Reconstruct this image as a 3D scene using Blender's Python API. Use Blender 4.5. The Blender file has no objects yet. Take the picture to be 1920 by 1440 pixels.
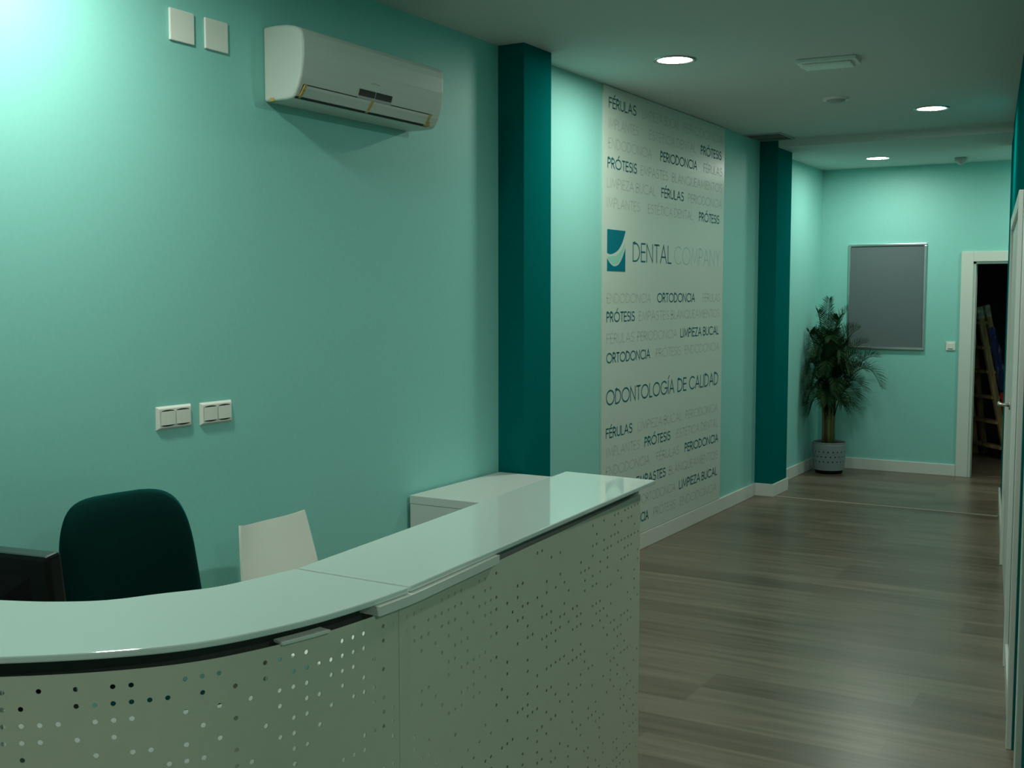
import bpy, bmesh, math, random
from mathutils import Vector, Matrix
random.seed(7)
S = bpy.context.scene
COL = S.collection
PI = math.pi

# ------------------------------------------------------------------ camera
cd = bpy.data.cameras.new('camera'); cam = bpy.data.objects.new('camera', cd); COL.objects.link(cam)
cam.location = (2.978, 0.0, 1.65)
cam.rotation_euler = (math.radians(90 - 4.468), 0, math.radians(30.197))
cd.sensor_width = 36; cd.lens = 2150 / 1920 * 36; cd.clip_start = 0.02
S.camera = cam
S.view_settings.view_transform = 'Standard'
S.view_settings.look = 'None'
S.view_settings.gamma = 1
S.view_settings.exposure = 0.0
w = bpy.data.worlds.new('world'); S.world = w; w.use_nodes = True
w.node_tree.nodes['Background'].inputs[0].default_value = (.6, .8, .72, 1)
w.node_tree.nodes['Background'].inputs[1].default_value = 0.0
LAMP_COLOR = (0.90, 1.0, 0.87)
# ceiling downlights: (x, y, ceiling height, brightness)
LAMPS_IN_VIEW = [(0.628, 5.74, 2.88, 42), (1.50, 8.07, 2.88, 40), (0.673, 10.22, 2.82, 36)]
LAMPS_BEHIND = [(0.46, 2.08, 2.88, 57), (2.42, 4.1, 2.88, 60), (4.4, 0.6, 2.88, 48), (1.2, -1.0, 2.88, 42), (2.35, 10.3, 2.82, 32)]  # last lamp is added, to light the ladder through the doorway

# ------------------------------------------------------------------ materials
def mat(name, color, rough=.5, metal=0.0, emit=None, estr=0, coat=0.0, spec=.5, noise=0.0, nscale=40, bump=0.0, stretch=(1, 1, 1)):
    m = bpy.data.materials.new(name); m.use_nodes = True
    nt = m.node_tree; b = nt.nodes['Principled BSDF']
    b.inputs['Base Color'].default_value = (*color, 1); b.inputs['Roughness'].default_value = rough
    b.inputs['Metallic'].default_value = metal; b.inputs['Specular IOR Level'].default_value = spec
    b.inputs['Coat Weight'].default_value = coat
    if emit:
        b.inputs['Emission Color'].default_value = (*emit, 1); b.inputs['Emission Strength'].default_value = estr
    if noise or bump:
        tc = nt.nodes.new('ShaderNodeTexCoord'); mp = nt.nodes.new('ShaderNodeMapping'); mp.inputs['Scale'].default_value = stretch
        nz = nt.nodes.new('ShaderNodeTexNoise'); nz.inputs['Scale'].default_value = nscale; nz.inputs['Detail'].default_value = 4
        nt.links.new(tc.outputs['Object'], mp.inputs[0]); nt.links.new(mp.outputs[0], nz.inputs['Vector'])
        if noise:
            r = nt.nodes.new('ShaderNodeValToRGB')
            r.color_ramp.elements[0].position = .3; r.color_ramp.elements[1].position = .7
            r.color_ramp.elements[0].color = (*[c * (1 - noise) for c in color], 1)
            r.color_ramp.elements[1].color = (*[min(1, c * (1 + noise)) for c in color], 1)
            nt.links.new(nz.outputs['Fac'], r.inputs[0]); nt.links.new(r.outputs[0], b.inputs['Base Color'])
        if bump:
            bp = nt.nodes.new('ShaderNodeBump'); bp.inputs['Strength'].default_value = bump; bp.inputs['Distance'].default_value = .002
            nt.links.new(nz.outputs['Fac'], bp.inputs['Height']); nt.links.new(bp.outputs[0], b.inputs['Normal'])
    return m

M = {}
M['mint'] = mat('mint_wall_paint', (.285, .66, .605), .55, noise=.02, nscale=60, bump=.08)
M['teal'] = mat('dark_teal_paint', (.0008, .142, .138), .6, spec=0.0, noise=.03, nscale=60, bump=.08)
M['ceil'] = mat('ceiling_paint', (.66, .70, .67), .8, noise=.01, nscale=50)
M['white'] = mat('white_lacquer', (.72, .74, .70), .35)
M['worktop'] = mat('grey_worktop', (.40, .41, .39), .45)
M['handle'] = mat('satin_handle_metal', (.42, .43, .40), .4, metal=1)
M['trim'] = mat('white_trim', (.72, .74, .69), .35)
M['plastic'] = mat('white_plastic', (.86, .85, .79), .35)
M['plastic_grey'] = mat('grey_white_plastic', (.45, .47, .44), .45)
M['ac'] = mat('aircon_plastic', (.66, .68, .63), .3, coat=.1)
M['dark'] = mat('dark_gap', (.012, .014, .013), .6)
M['display'] = mat('black_display', (.006, .008, .008), .15)
M['tape'] = mat('yellow_tape', (.56, .38, .11), .5, noise=.15, nscale=80)
M['glass_top'] = mat('white_backed_glass', (.80, .87, .82), .06, coat=.6)
M['perf'] = mat('perforated_white_steel', (.70, .67, .55), .38, noise=.015, nscale=30)
M['rail'] = mat('dark_grey_rail', (.045, .048, .045), .5)
M['fabric_teal'] = mat('teal_upholstery', (.0004, .018, .016), .9, spec=.06, noise=.12, nscale=500, bump=.3)
_b = M['fabric_teal'].node_tree.nodes['Principled BSDF']; _b.inputs['Sheen Weight'].default_value = .35; _b.inputs['Sheen Roughness'].default_value = .3; _b.inputs['Sheen Tint'].default_value = (.05, .8, .9, 1)
M['black'] = mat('black_plastic', (.006, .006, .007), .3, spec=.3)
M['black_matt'] = mat('black_matt_plastic', (.007, .007, .008), .6, spec=.2)
M['chrome'] = mat('chrome', (.6, .62, .6), .2, metal=1)
M['alu'] = mat('aluminium_frame', (.70, .72, .72), .28, metal=1)
M['felt'] = mat('grey_felt', (.145, .18, .19), .95, spec=.1, noise=.10, nscale=350, bump=.2)
M['poster'] = mat('satin_white_print', (.64, .73, .65), .32, noise=.01)
M['ink'] = mat('dark_blue_ink', (.012, .14, .18), .6, spec=.1)
M['ink_teal'] = mat('teal_logo_ink', (.0008, .19, .25), .6, spec=.05)
M['ink_pale'] = mat('pale_grey_ink', (.50, .55, .50), .5)
M['ink_mint'] = mat('pale_mint_ink', (.36, .60, .53), .5)
M['ink_swoosh'] = mat('mint_swoosh_ink', (.30, .68, .55), .5)
M['leaf'] = mat('palm_leaf', (.013, .042, .013), .7, spec=.15, noise=.35, nscale=12)
M['stem'] = mat('palm_stem', (.16, .17, .06), .6, noise=.3, nscale=25, stretch=(1, 1, .2))
M['soil'] = mat('potting_soil', (.02, .015, .01), .95, noise=.3, nscale=80)
M['pot'] = mat('grey_blue_pot', (.23, .27, .29), .5, noise=.04)
M['wood'] = mat('ladder_wood', (.58, .36, .18), .65, noise=.35, nscale=30, stretch=(1, 1, .15))
M['wood_paint'] = mat('paint_splashed_wood', (.72, .64, .54), .65, noise=.45, nscale=28)
M['cloth_blue'] = mat('navy_cloth', (.03, .045, .17), .85, noise=.3, nscale=7, stretch=(3, 3, .8))
_r = [n for n in M['cloth_blue'].node_tree.nodes if n.type == 'VALTORGB'][0].color_ramp
_r.elements[1].position = .58; _e = _r.elements.new(.66); _e.color = (.32, .34, .42, 1)
M['cloth_red'] = mat('red_cloth', (.85, .045, .05), .8, noise=.15, nscale=20)
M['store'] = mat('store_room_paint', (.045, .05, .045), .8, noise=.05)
M['dark_door'] = mat('dark_door_veneer', (.03, .028, .024), .4, noise=.2, nscale=20, stretch=(6, 6, .3))  # dark leaf colour stands in for the unlit interior of the opening
M['vent'] = mat('vent_grille', (.26, .27, .25), .5)
M['strip'] = mat('threshold_strip', (.32, .28, .22), .4)
M['lampring'] = mat('lamp_ring_metal', (.35, .36, .35), .3, metal=1)

def floor_mat():
    m = bpy.data.materials.new('laminate_planks'); m.use_nodes = True
    nt = m.node_tree; b = nt.nodes['Principled BSDF']; N = nt.nodes.new; L = nt.links.new
    tc = N('ShaderNodeTexCoord')
    br = N('ShaderNodeTexBrick'); br.inputs['Scale'].default_value = 1
    br.inputs['Brick Width'].default_value = 1.29; br.inputs['Row Height'].default_value = .195
    br.inputs['Mortar Size'].default_value = .0009; br.inputs['Mortar Smooth'].default_value = .3
    br.offset = .37; br.offset_frequency = 3; br.squash = 1
    br.inputs['Color1'].default_value = (.130, .095, .068, 1); br.inputs['Color2'].default_value = (.214, .170, .128, 1)
    br.inputs['Mortar'].default_value = (.12, .10, .078, 1); br.inputs['Bias'].default_value = -.1
    L(tc.outputs['Object'], br.inputs['Vector'])
    mp = N('ShaderNodeMapping'); mp.inputs['Scale'].default_value = (.5, 7, 1)
    nz = N('ShaderNodeTexNoise'); nz.inputs['Scale'].default_value = 3.0; nz.inputs['Detail'].default_value = 6; nz.inputs['Roughness'].default_value = .6
    L(tc.outputs['Object'], mp.inputs[0]); L(mp.outputs[0], nz.inputs['Vector'])
    rp = N('ShaderNodeValToRGB'); rp.color_ramp.elements[0].position = .32; rp.color_ramp.elements[1].position = .68
    rp.color_ramp.elements[0].color = (.62, .60, .57, 1); rp.color_ramp.elements[1].color = (1.12, 1.12, 1.12, 1)
    L(nz.outputs['Fac'], rp.inputs[0])
    mx = N('ShaderNodeMix'); mx.data_type = 'RGBA'; mx.blend_type = 'MULTIPLY'; mx.inputs[0].default_value = 1
    L(br.outputs['Color'], mx.inputs[6]); L(rp.outputs[0], mx.inputs[7]); L(mx.outputs[2], b.inputs['Base Color'])
    b.inputs['Roughness'].default_value = .30
    mr = N('ShaderNodeMapRange'); mr.inputs[3].default_value = .24; mr.inputs[4].default_value = .38
    L(nz.outputs['Fac'], mr.inputs[0]); L(mr.outputs[0], b.inputs['Roughness'])
    bp = N('ShaderNodeBump'); bp.inputs['Strength'].default_value = .12; bp.inputs['Distance'].default_value = .001
    L(nz.outputs['Fac'], bp.inputs['Height']); L(bp.outputs[0], b.inputs['Normal'])
    return m
M['floor'] = floor_mat()

# ------------------------------------------------------------------ helpers
def thing(name, label, cat, loc=(0, 0, 0), rotz=0, group=None):
    o = bpy.data.objects.new(name, None); COL.objects.link(o); o.empty_display_size = .1
    o.location = loc; o.rotation_euler = (0, 0, rotz); o['label'] = label; o['category'] = cat
    if group: o['group'] = group
    return o

def tag(o, label, cat, group=None):
    o['label'] = label; o['category'] = cat
    if group: o['group'] = group
    return o

def obj(name, bm, m, parent=None, smooth=False, loc=None, bevel=0, bseg=2, solid=0, label=None, off=-1, keep=False):
    bmesh.ops.recalc_face_normals(bm, faces=bm.faces) if not solid and not keep else None
    me = bpy.data.meshes.new(name); bm.to_mesh(me); bm.free()
    me.materials.append(m)
    if smooth:
        for p in me.polygons: p.use_smooth = True
    o = bpy.data.objects.new(name, me); COL.objects.link(o)
    if parent: o.parent = parent
    if loc: o.location = loc
    if solid:
        md = o.modifiers.new('thickness', 'SOLIDIFY'); md.thickness = solid; md.offset = off
    if bevel:
        md = o.modifiers.new('bevel', 'BEVEL'); md.width = bevel; md.segments = bseg; md.limit_method = 'ANGLE'
        md.angle_limit = math.radians(40); md.harden_normals = False
    if label: o['label'] = label
    return o

def struct(name, bm, m, **k):
    o = obj(name, bm, m, **k); o['kind'] = 'structure'; return o

def BM(): return bmesh.new()

def box(bm, x0, x1, y0, y1, z0, z1, T=None):
    v = [bm.verts.new((x, y, z)) for x in (x0, x1) for y in (y0, y1) for z in (z0, z1)]
    for f in ((0, 1, 3, 2), (4, 6, 7, 5), (0, 4, 5, 1), (2, 3, 7, 6), (0, 2, 6, 4), (1, 5, 7, 3)):
        bm.faces.new([v[i] for i in f])
    if T is not None:
        for q in v: q.co = T @ q.co
    return bm

def prism(bm, pts, z0, z1):
    a = [bm.verts.new((x, y, z0)) for x, y in pts]; b = [bm.verts.new((x, y, z1)) for x, y in pts]
    n = len(pts); bm.faces.new(a[::-1]); bm.faces.new(b)
    for i in range(n): bm.faces.new((a[i], a[(i + 1) % n], b[(i + 1) % n], b[i]))
    return bm

def extrude_profile(bm, prof, y0, y1, T=None):      # profile in (x,z), extruded along y
    a = [bm.verts.new((x, y0, z)) for x, z in prof]; b = [bm.verts.new((x, y1, z)) for x, z in prof]
    n = len(prof); bm.faces.new(a); bm.faces.new(b[::-1])
    for i in range(n): bm.faces.new((a[i], b[i], b[(i + 1) % n], a[(i + 1) % n]))
    return bm

def tube(bm, pts, radii, seg=10, cap=True):
    pts = [Vector(p) for p in pts]
    if not isinstance(radii, (list, tuple)): radii = [radii] * len(pts)
    rings = []
    up = Vector((0, 0, 1))
    for i, p in enumerate(pts):
        t = (pts[min(i + 1, len(pts) - 1)] - pts[max(i - 1, 0)]).normalized()
        u = t.cross(up) if abs(t.dot(up)) < .95 else t.cross(Vector((1, 0, 0)))
        u.normalize(); v = t.cross(u)
        rings.append([bm.verts.new(p + (u * math.cos(2 * PI * k / seg) + v * math.sin(2 * PI * k / seg)) * radii[i]) for k in range(seg)])
    for a, b in zip(rings[:-1], rings[1:]):
        for k in range(seg): bm.faces.new((a[k], a[(k + 1) % seg], b[(k + 1) % seg], b[k]))
    if cap: bm.faces.new(rings[0][::-1]); bm.faces.new(rings[-1])
    return bm

def lathe(bm, prof, seg=32, closed=False):             # prof (r,z)
    rings = []
    for r, z in prof:
        rings.append([bm.verts.new((r * math.cos(2 * PI * k / seg), r * math.sin(2 * PI * k / seg), z)) for k in range(seg)] if r > 1e-6 else [bm.verts.new((0, 0, z))])
    for a, b in zip(rings[:-1], rings[1:]):
        for k in range(seg):
            if len(a) == 1 and len(b) == 1: continue
            if len(a) == 1: bm.faces.new((a[0], b[(k + 1) % seg], b[k]))
            elif len(b) == 1: bm.faces.new((a[k], a[(k + 1) % seg], b[0]))
            else: bm.faces.new((a[k], a[(k + 1) % seg], b[(k + 1) % seg], b[k]))
    return bm

def catmull(P, n=8):
    P = [Vector(p) for p in P]; Q = [2 * P[0] - P[1]] + P + [2 * P[-1] - P[-2]]; R = []
    for i in range(1, len(Q) - 2):
        a, b, c, d = Q[i - 1:i + 3]
        for k in range(n):
            t = k / n
            R.append(.5 * ((2 * b) + (c - a) * t + (2 * a - 5 * b + 4 * c - d) * t * t + (3 * b - a - 3 * c + d) * t ** 3))
    R.append(P[-1]); return R

def offset(P, d):
    R = []
    for i in range(len(P)):
        t = (P[min(i + 1, len(P) - 1)] - P[max(i - 1, 0)]).normalized()
        R.append(P[i] + d * Vector((-t.y, t.x)))
    return R

class Path:
    def __init__(s, pts):
        s.p = [Vector((q[0], q[1])) for q in pts]; s.s = [0]
        for a, b in zip(s.p[:-1], s.p[1:]): s.s.append(s.s[-1] + (b - a).length)
        s.len = s.s[-1]
    def at(s, d):
        for i in range(len(s.p) - 1):
            if d <= s.s[i + 1] or i == len(s.p) - 2:
                u = (d - s.s[i]) / (s.s[i + 1] - s.s[i]); return s.p[i].lerp(s.p[i + 1], u)
    def sub(s, d0, d1, n):
        return [s.at(d0 + (d1 - d0) * k / n) for k in range(n + 1)]

def perforated(bm, mapf, us, vs, holes, r, uvmargin):
    """sheet made of square cells, real round holes where (i,j) in holes"""
    cache = {}
    def V(u, v):
        k = (round(u, 5), round(v, 5))
        if k not in cache: cache[k] = bm.verts.new(mapf(u, v))
        return cache[k]
    ue = [us[0] - uvmargin[0]] + [(a + b) / 2 for a, b in zip(us[:-1], us[1:])] + [us[-1] + uvmargin[1]]
    ve = [vs[0] - uvmargin[2]] + [(a + b) / 2 for a, b in zip(vs[:-1], vs[1:])] + [vs[-1] + uvmargin[3]]
    for i, u in enumerate(us):
        for j, v in enumerate(vs):
            u0, u1, v0, v1 = ue[i], ue[i + 1], ve[j], ve[j + 1]
            um, vm = (u0 + u1) / 2, (v0 + v1) / 2
            ring = [(u1, vm), (u1, v1), (um, v1), (u0, v1), (u0, vm), (u0, v0), (um, v0), (u1, v0)]
            if (i, j) in holes:
                O = [V(*q) for q in ring]
                Hh = [V(u + r * math.cos(k * PI / 4), v + r * math.sin(k * PI / 4)) for k in range(8)]
                for k in range(8): bm.faces.new((O[k], O[(k + 1) % 8], Hh[(k + 1) % 8], Hh[k]))
            else:
                bm.faces.new([V(*q) for q in ring])
    return bm

def Tm(loc=(0, 0, 0), rz=0, rx=0, ry=0):
    return Matrix.Translation(loc) @ Matrix.Rotation(rz, 4, 'Z') @ Matrix.Rotation(ry, 4, 'Y') @ Matrix.Rotation(rx, 4, 'X')

# ------------------------------------------------------------------ setting
HC, HL, YS, YB = 2.88, 2.82, 9.09, 10.97        # ceiling, lower ceiling, soffit position, back wall
def rw(y): return 2.500 - .1335 * (y - 4.485)    # face of the slanting right wall
UR = Vector((-.1335, 1, 0)).normalized()
def TR():                                        # local frame of right wall: x outward (into wall), y along
    o = Vector((rw(0), 0, 0)); m = Matrix.Identity(4)
    nx = Vector((UR.y, -UR.x, 0))
    m.col[0] = (*nx, 0); m.col[1] = (*UR, 0); m.col[2] = (0, 0, 1, 0); m.col[3] = (*o, 1)
    return m
TRM = TR(); KU = math.sqrt(1 + .1335 ** 2)
def ur(y): return y * KU

struct('floor', box(BM(), -.6, 5.1, -3.1, 13.6, -.1, 0), M['floor'])
struct('ceiling', box(box(BM(), -.1, 5.1, -3.1, YS, HC, HC + .12), -.1, 5.1, YS, YB + .1, HL, HC + .12), M['ceil'])
struct('wall_left', box(BM(), -.1, 0, -3.1, YB + .1, 0, HC), M['mint'])
bm = BM(); DX0, DX1, DZ = 1.366, 2.17, 1.942
box(bm, 0, DX0, YB, YB + .1, 0, HL); box(bm, DX0, DX1, YB, YB + .1, DZ, HL); box(bm, DX1, 3.5, YB, YB + .1, 0, HL)
struct('wall_back', bm, M['mint'])
struct('wall_front', box(BM(), 0, 5, -3.1, -3.0, 0, HC), M['mint'])
struct('wall_side', box(BM(), 5.0, 5.1, -3.1, 2.3, 0, HC), M['mint'])
struct('wall_return', box(BM(), rw(2.2) + .12, 5.0, 2.2, 2.3, 0, HC), M['mint'])
struct('wall_corridor', box(box(BM(), 3.4, 3.5, 9.75, YB, 0, HL), 1.9, 3.4, 9.65, 9.75, 0, HL), M['mint'])
# slanting teal wall with two door openings
D2 = (5.48, 7.47, 2.03); D3 = (3.45, 4.41, 2.03)
bm = BM()
for a, b, z0, z1 in ((2.2, D3[0], 0, HC), (D3[0], D3[1], D3[2], HC), (D3[1], D2[0], 0, HC), (D2[0], D2[1], D2[2], HC), (D2[1], YS, 0, HC), (YS, 9.85, 0, HL)):
    box(bm, 0, .12, ur(a), ur(b), z0, z1, TRM)
struct('wall_right', bm, M['teal'])
# pillars
struct('trim_1', box(BM(), 0, .148, 4.98, 5.262, 0, HC), M['teal'])
struct('trim_2', box(BM(), 0, .15, YS - .004, 9.47, 0, HC), M['teal'])
# skirting
bm = BM(); b_, t_ = .105, .014
for y0, y1 in ((-3, 4.98), (5.262, YS), (9.47, YB)): box(bm, 0, t_, y0, y1, 0, b_)
for y0, y1, p in ((4.98, 5.262, .148), (YS, 9.47, .15)):
    box(bm, p, p + t_, y0 - t_, y1 + t_, 0, b_); box(bm, 0, p, y0 - t_, y0, 0, b_); box(bm, 0, p, y1, y1 + t_, 0, b_)
struct('baseboard_left', bm, M['trim'], bevel=.003)
struct('baseboard_back', box(BM(), t_, 1.262, YB - t_, YB, 0, b_), M['trim'], bevel=.003)
bm = BM()
for a, b in ((2.2, 3.37), (4.485, 5.405), (7.545, 9.85)): box(bm, -t_, 0, ur(a), ur(b), 0, b_, TRM)
struct('baseboard_right', bm, M['trim'], bevel=.003)
struct('trim_3', box(BM(), .17, rw(9.12) - .02, 9.10, 9.135, 0, .004), M['strip'])

# back doorway (open to the store room)
def struct_empty(name, loc=(0, 0, 0)):
    o = bpy.data.objects.new(name, None); COL.objects.link(o); o.location = loc; o['kind'] = 'structure'; return o
d1 = struct_empty('door_1')
cw = .102; bm = BM()
box(bm, DX0 - cw, DX0, YB - .018, YB, 0, DZ + .09); box(bm, DX1, DX1 + cw, YB - .018, YB, 0, DZ + .09); box(bm, DX0, DX1, YB - .018, YB, DZ, DZ + .09)
obj('casing', bm, M['trim'], d1, bevel=.003)
bm = BM()
box(bm, DX0 - .001, DX0 + .02, YB, YB + .1, 0, DZ); box(bm, DX1 - .02, DX1 + .001, YB, YB + .1, 0, DZ); box(bm, DX0, DX1, YB, YB + .1, DZ - .02, DZ + .001)
obj('jamb', bm, M['trim'], d1)
# store room
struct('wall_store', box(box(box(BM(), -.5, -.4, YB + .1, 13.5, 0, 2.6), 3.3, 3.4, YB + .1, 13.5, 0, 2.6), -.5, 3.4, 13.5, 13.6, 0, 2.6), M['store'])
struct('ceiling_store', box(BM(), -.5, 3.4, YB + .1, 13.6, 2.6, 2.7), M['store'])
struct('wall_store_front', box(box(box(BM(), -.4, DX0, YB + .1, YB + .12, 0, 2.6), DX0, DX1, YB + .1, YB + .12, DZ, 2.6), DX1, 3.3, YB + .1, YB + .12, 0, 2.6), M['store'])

# side doors in the teal wall
def side_door(name, y0, y1, H, leaf_m, leafs, handle_y):
    d = struct_empty(name); c = .07
    u0, u1 = ur(y0), ur(y1)
    bm = BM()
    box(bm, -.02, 0, u0 - c, u0, 0, H + c, TRM); box(bm, -.02, 0, u1, u1 + c, 0, H + c, TRM); box(bm, -.02, 0, u0, u1, H, H + c, TRM)
    obj('casing', bm, M['trim'], d, bevel=.003)
    n = leafs; wl = (u1 - u0) / n
    for k in range(n):
        lf = obj('door_leaf', box(BM(), -.005 if n > 1 else .07, .04 if n > 1 else .11, u0 + k * wl + .002, u0 + (k + 1) * wl - .002, .006, H - .003, TRM), leaf_m, d, bevel=.002)
        if k == n - 1 and handle_y:
            hb = BM(); uh = ur(handle_y)
            tube(hb, [TRM @ Vector(q) for q in ((.0, uh, 1.06), (-.055, uh, 1.06), (-.062, uh + .012, 1.06), (-.06, uh + .12, 1.06))], [.011, .009, .009, .008], 10)
            tube(hb, [TRM @ Vector(q) for q in ((-.004, uh, 1.06), (-.012, uh, 1.06))], .026, 18)
            obj('handle', hb, M['handle'], lf, smooth=True)
side_door('door_2', *D2, M['white'], 2, 6.62)
side_door('door_3', *D3, M['dark_door'], 1, None)

# ------------------------------------------------------------------ downlights
def downlight(x, y, z, watt, label, r=.105):
    t = thing('downlight', label, 'ceiling light', (x, y, z), 0, 'recessed round downlights')
    obj('trim_ring', lathe(BM(), [(r * .86, -.001), (r * .88, -.006), (r, -.007), (r * 1.08, -.004), (r * 1.1, 0)], 40), M['lampring'], t, smooth=True)
    m = mat('lit_diffuser', (1, 1, 1), .5, emit=LAMP_COLOR, estr=watt * 4.6); m.cycles.emission_sampling = 'FRONT'
    bm = lathe(BM(), [(0, -.0065), (r * .45, -.0055), (r * .88, -.0012)], 40)
    bmesh.ops.recalc_face_normals(bm, faces=bm.faces)
    if sum(f.normal.z for f in bm.faces) > 0: bmesh.ops.reverse_faces(bm, faces=bm.faces)
    obj('diffuser', bm, m, t, smooth=True, keep=True)
    return t
for a, lb in zip(LAMPS_IN_VIEW, ('largest lit round downlight, above the lettered wall panel', 'lit round downlight just before the ceiling step, beside the teal wall', 'lit round downlight in the lower ceiling above the grey notice board')):
    downlight(*a, lb)
for a, lb in zip(LAMPS_BEHIND, ('lit round downlight over the desk by the wall, left of the air conditioner', 'lit round downlight over the passage beside the counter', 'lit round downlight over the waiting area to the right of the viewer', 'lit round downlight near the front wall behind the viewer', 'lit round downlight in the side corridor beyond the teal wall')):
    downlight(*a, lb)

# ceiling fittings
t = thing('emergency_light', 'flat rectangular unlit emergency light on the ceiling right of the largest downlight', 'emergency light', (1.325, 6.15, HC), math.radians(4))
obj('housing', box(BM(), -.155, .155, -.085, .085, -.022, 0), M['plastic'], t, bevel=.006)
obj('lens', box(BM(), -.128, .128, -.062, .062, -.038, -.022), M['plastic'], t, bevel=.007, bseg=3)
t = thing('smoke_detector', 'small flat round white detector on the ceiling behind the emergency light', 'smoke detector', (1.052, 7.36, HC))
obj('base', lathe(BM(), [(0, -.014), (.078, -.012), (.08, 0)], 32), M['plastic'], t, smooth=True)
obj('sensor_head', lathe(BM(), [(0, -.030), (.035, -.029), (.055, -.022), (.060, -.0135)], 32), M['plastic_grey'], t, smooth=True)
t = thing('motion_sensor', 'small grey box sensor on the lower ceiling near the back doorway', 'sensor', (1.30, 10.55, HL))
obj('housing', box(BM(), -.05, .05, -.04, .04, -.03, 0), M['plastic_grey'], t, bevel=.006)
obj('lens', lathe(BM(), [(0, -.062), (.02, -.058), (.034, -.045), (.038, -.03)], 24), M['plastic_grey'], t, smooth=True)
t = thing('ceiling_vent', 'dark two-section air grille in the ceiling in front of the far teal pillar', 'air vent', (.15, 8.86, HC))
obj('frame', box(box(box(box(box(BM(), -.145, .145, -.19, -.175, -.01, 0), -.145, .145, .175, .19, -.01, 0), -.145, -.13, -.175, .175, -.01, 0), .13, .145, -.175, .175, -.01, 0), -.13, .13, -.008, .008, -.01, 0), M['plastic_grey'], t)
for y0 in (-.165, .02):
    for k in range(6):
        obj('slat', box(BM(), -.128, .128, -.009, .009, -.001, .001, Tm((0, y0 + .012 + k * .025, -.007), 0, math.radians(35))), M['vent'], t)
obj('backing', box(BM(), -.13, .13, -.175, .175, -.0015, -.0002), M['dark'], t)

# ------------------------------------------------------------------ wall plates
def plate(name, label, cat, y, z, wy, hz, rockers, group):
    t = thing(name, label, cat, (0, y, z), 0, group)
    # bevelled frame with sloping sides
    a = [(-wy / 2, -hz / 2), (wy / 2, -hz / 2), (wy / 2, hz / 2), (-wy / 2, hz / 2)]
    bm = BM(); i = .008
    lo = [bm.verts.new((0, u, v)) for u, v in a]
    hi = [bm.verts.new((.011, u - math.copysign(i, u), v - math.copysign(i, v))) for u, v in a]
    bm.faces.new(hi); bm.faces.new(lo[::-1])
    for k in range(4): bm.faces.new((lo[k], lo[(k + 1) % 4], hi[(k + 1) % 4], hi[k]))
    obj('faceplate', bm, M['plastic'], t, bevel=.0015)
    for k in range(rockers):
        rwid = .066; cy = (k - (rockers - 1) / 2) * .0685
        bm = BM(); prof = []
        n = 10; hh = .023
        f = [bm.verts.new((.0135 + .0015 * math.cos((q / n - .5) * PI), cy - rwid / 2 + rwid * q / n, s)) for s in (-hh, hh) for q in range(n + 1)]
        bk = [bm.verts.new((.0105, cy - rwid / 2 + rwid * q / n, s)) for s in (-hh, hh) for q in range(n + 1)]
        for q in range(n):
            bm.faces.new((f[q], f[q + 1], f[n + 2 + q], f[n + 1 + q]))
            bm.faces.new((f[q], bk[q], bk[q + 1], f[q + 1])); bm.faces.new((f[n + 1 + q], f[n + 2 + q], bk[n + 2 + q], bk[n + 1 + q]))
        obj('rocker', bm, M['plastic'], t)
        for sg in (-1, 1):        # finger slots above and below, crescent shaped
            pts = []
            for q in range(n + 1):
                u = q / n; pts.append((cy - .031 + .062 * u, sg * (hh + .0002)))
            for q in range(n, -1, -1):
                u = q / n; pts.append((cy - .031 + .062 * u, sg * (hh + .0008 + .0046 * math.sin(PI * u) ** .6)))
            bm = BM(); bm.faces.new([bm.verts.new((.0116, p, s)) for p, s in pts])
            obj('finger_slot', bm, M['dark'], t)
    return t
g = 'double switch plates above the desk'
plate('switch_plate', 'left of the two white double switch plates on the mint wall', 'light switch', 2.803, 1.23, .16, .082, 2, g)
plate('switch_plate', 'right of the two white double switch plates on the mint wall', 'light switch', 3.002, 1.228, .157, .082, 2, g)
def cover(label, y, z):
    t = thing('blank_plate', label, 'wall plate', (0, y, z), 0, 'blank square plates high on the wall')
    obj('cover', box(BM(), 0, .009, -.0555, .0555, -.0535, .0535), M['plastic'], t, bevel=.003)
    return t
cover('left of the two blank square plates near the ceiling, left of the air conditioner', 2.876, 2.558)
cover('right of the two blank square plates near the ceiling, left of the air conditioner', 3.038, 2.558)
t = thing('switch_plate', 'single small white switch plate beside the back doorway', 'light switch', (1.191, YB, 1.184))
obj('faceplate', box(BM(), -.04, .04, -.009, 0, -.039, .039), M['plastic'], t, bevel=.003)
obj('rocker', box(BM(), -.024, .024, -.0125, -.009, -.024, .026), M['plastic'], t, bevel=.002)
obj('finger_slot', box(BM(), -.02, .02, -.0095, -.0088, -.0285, -.0245), M['dark'], t)

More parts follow.
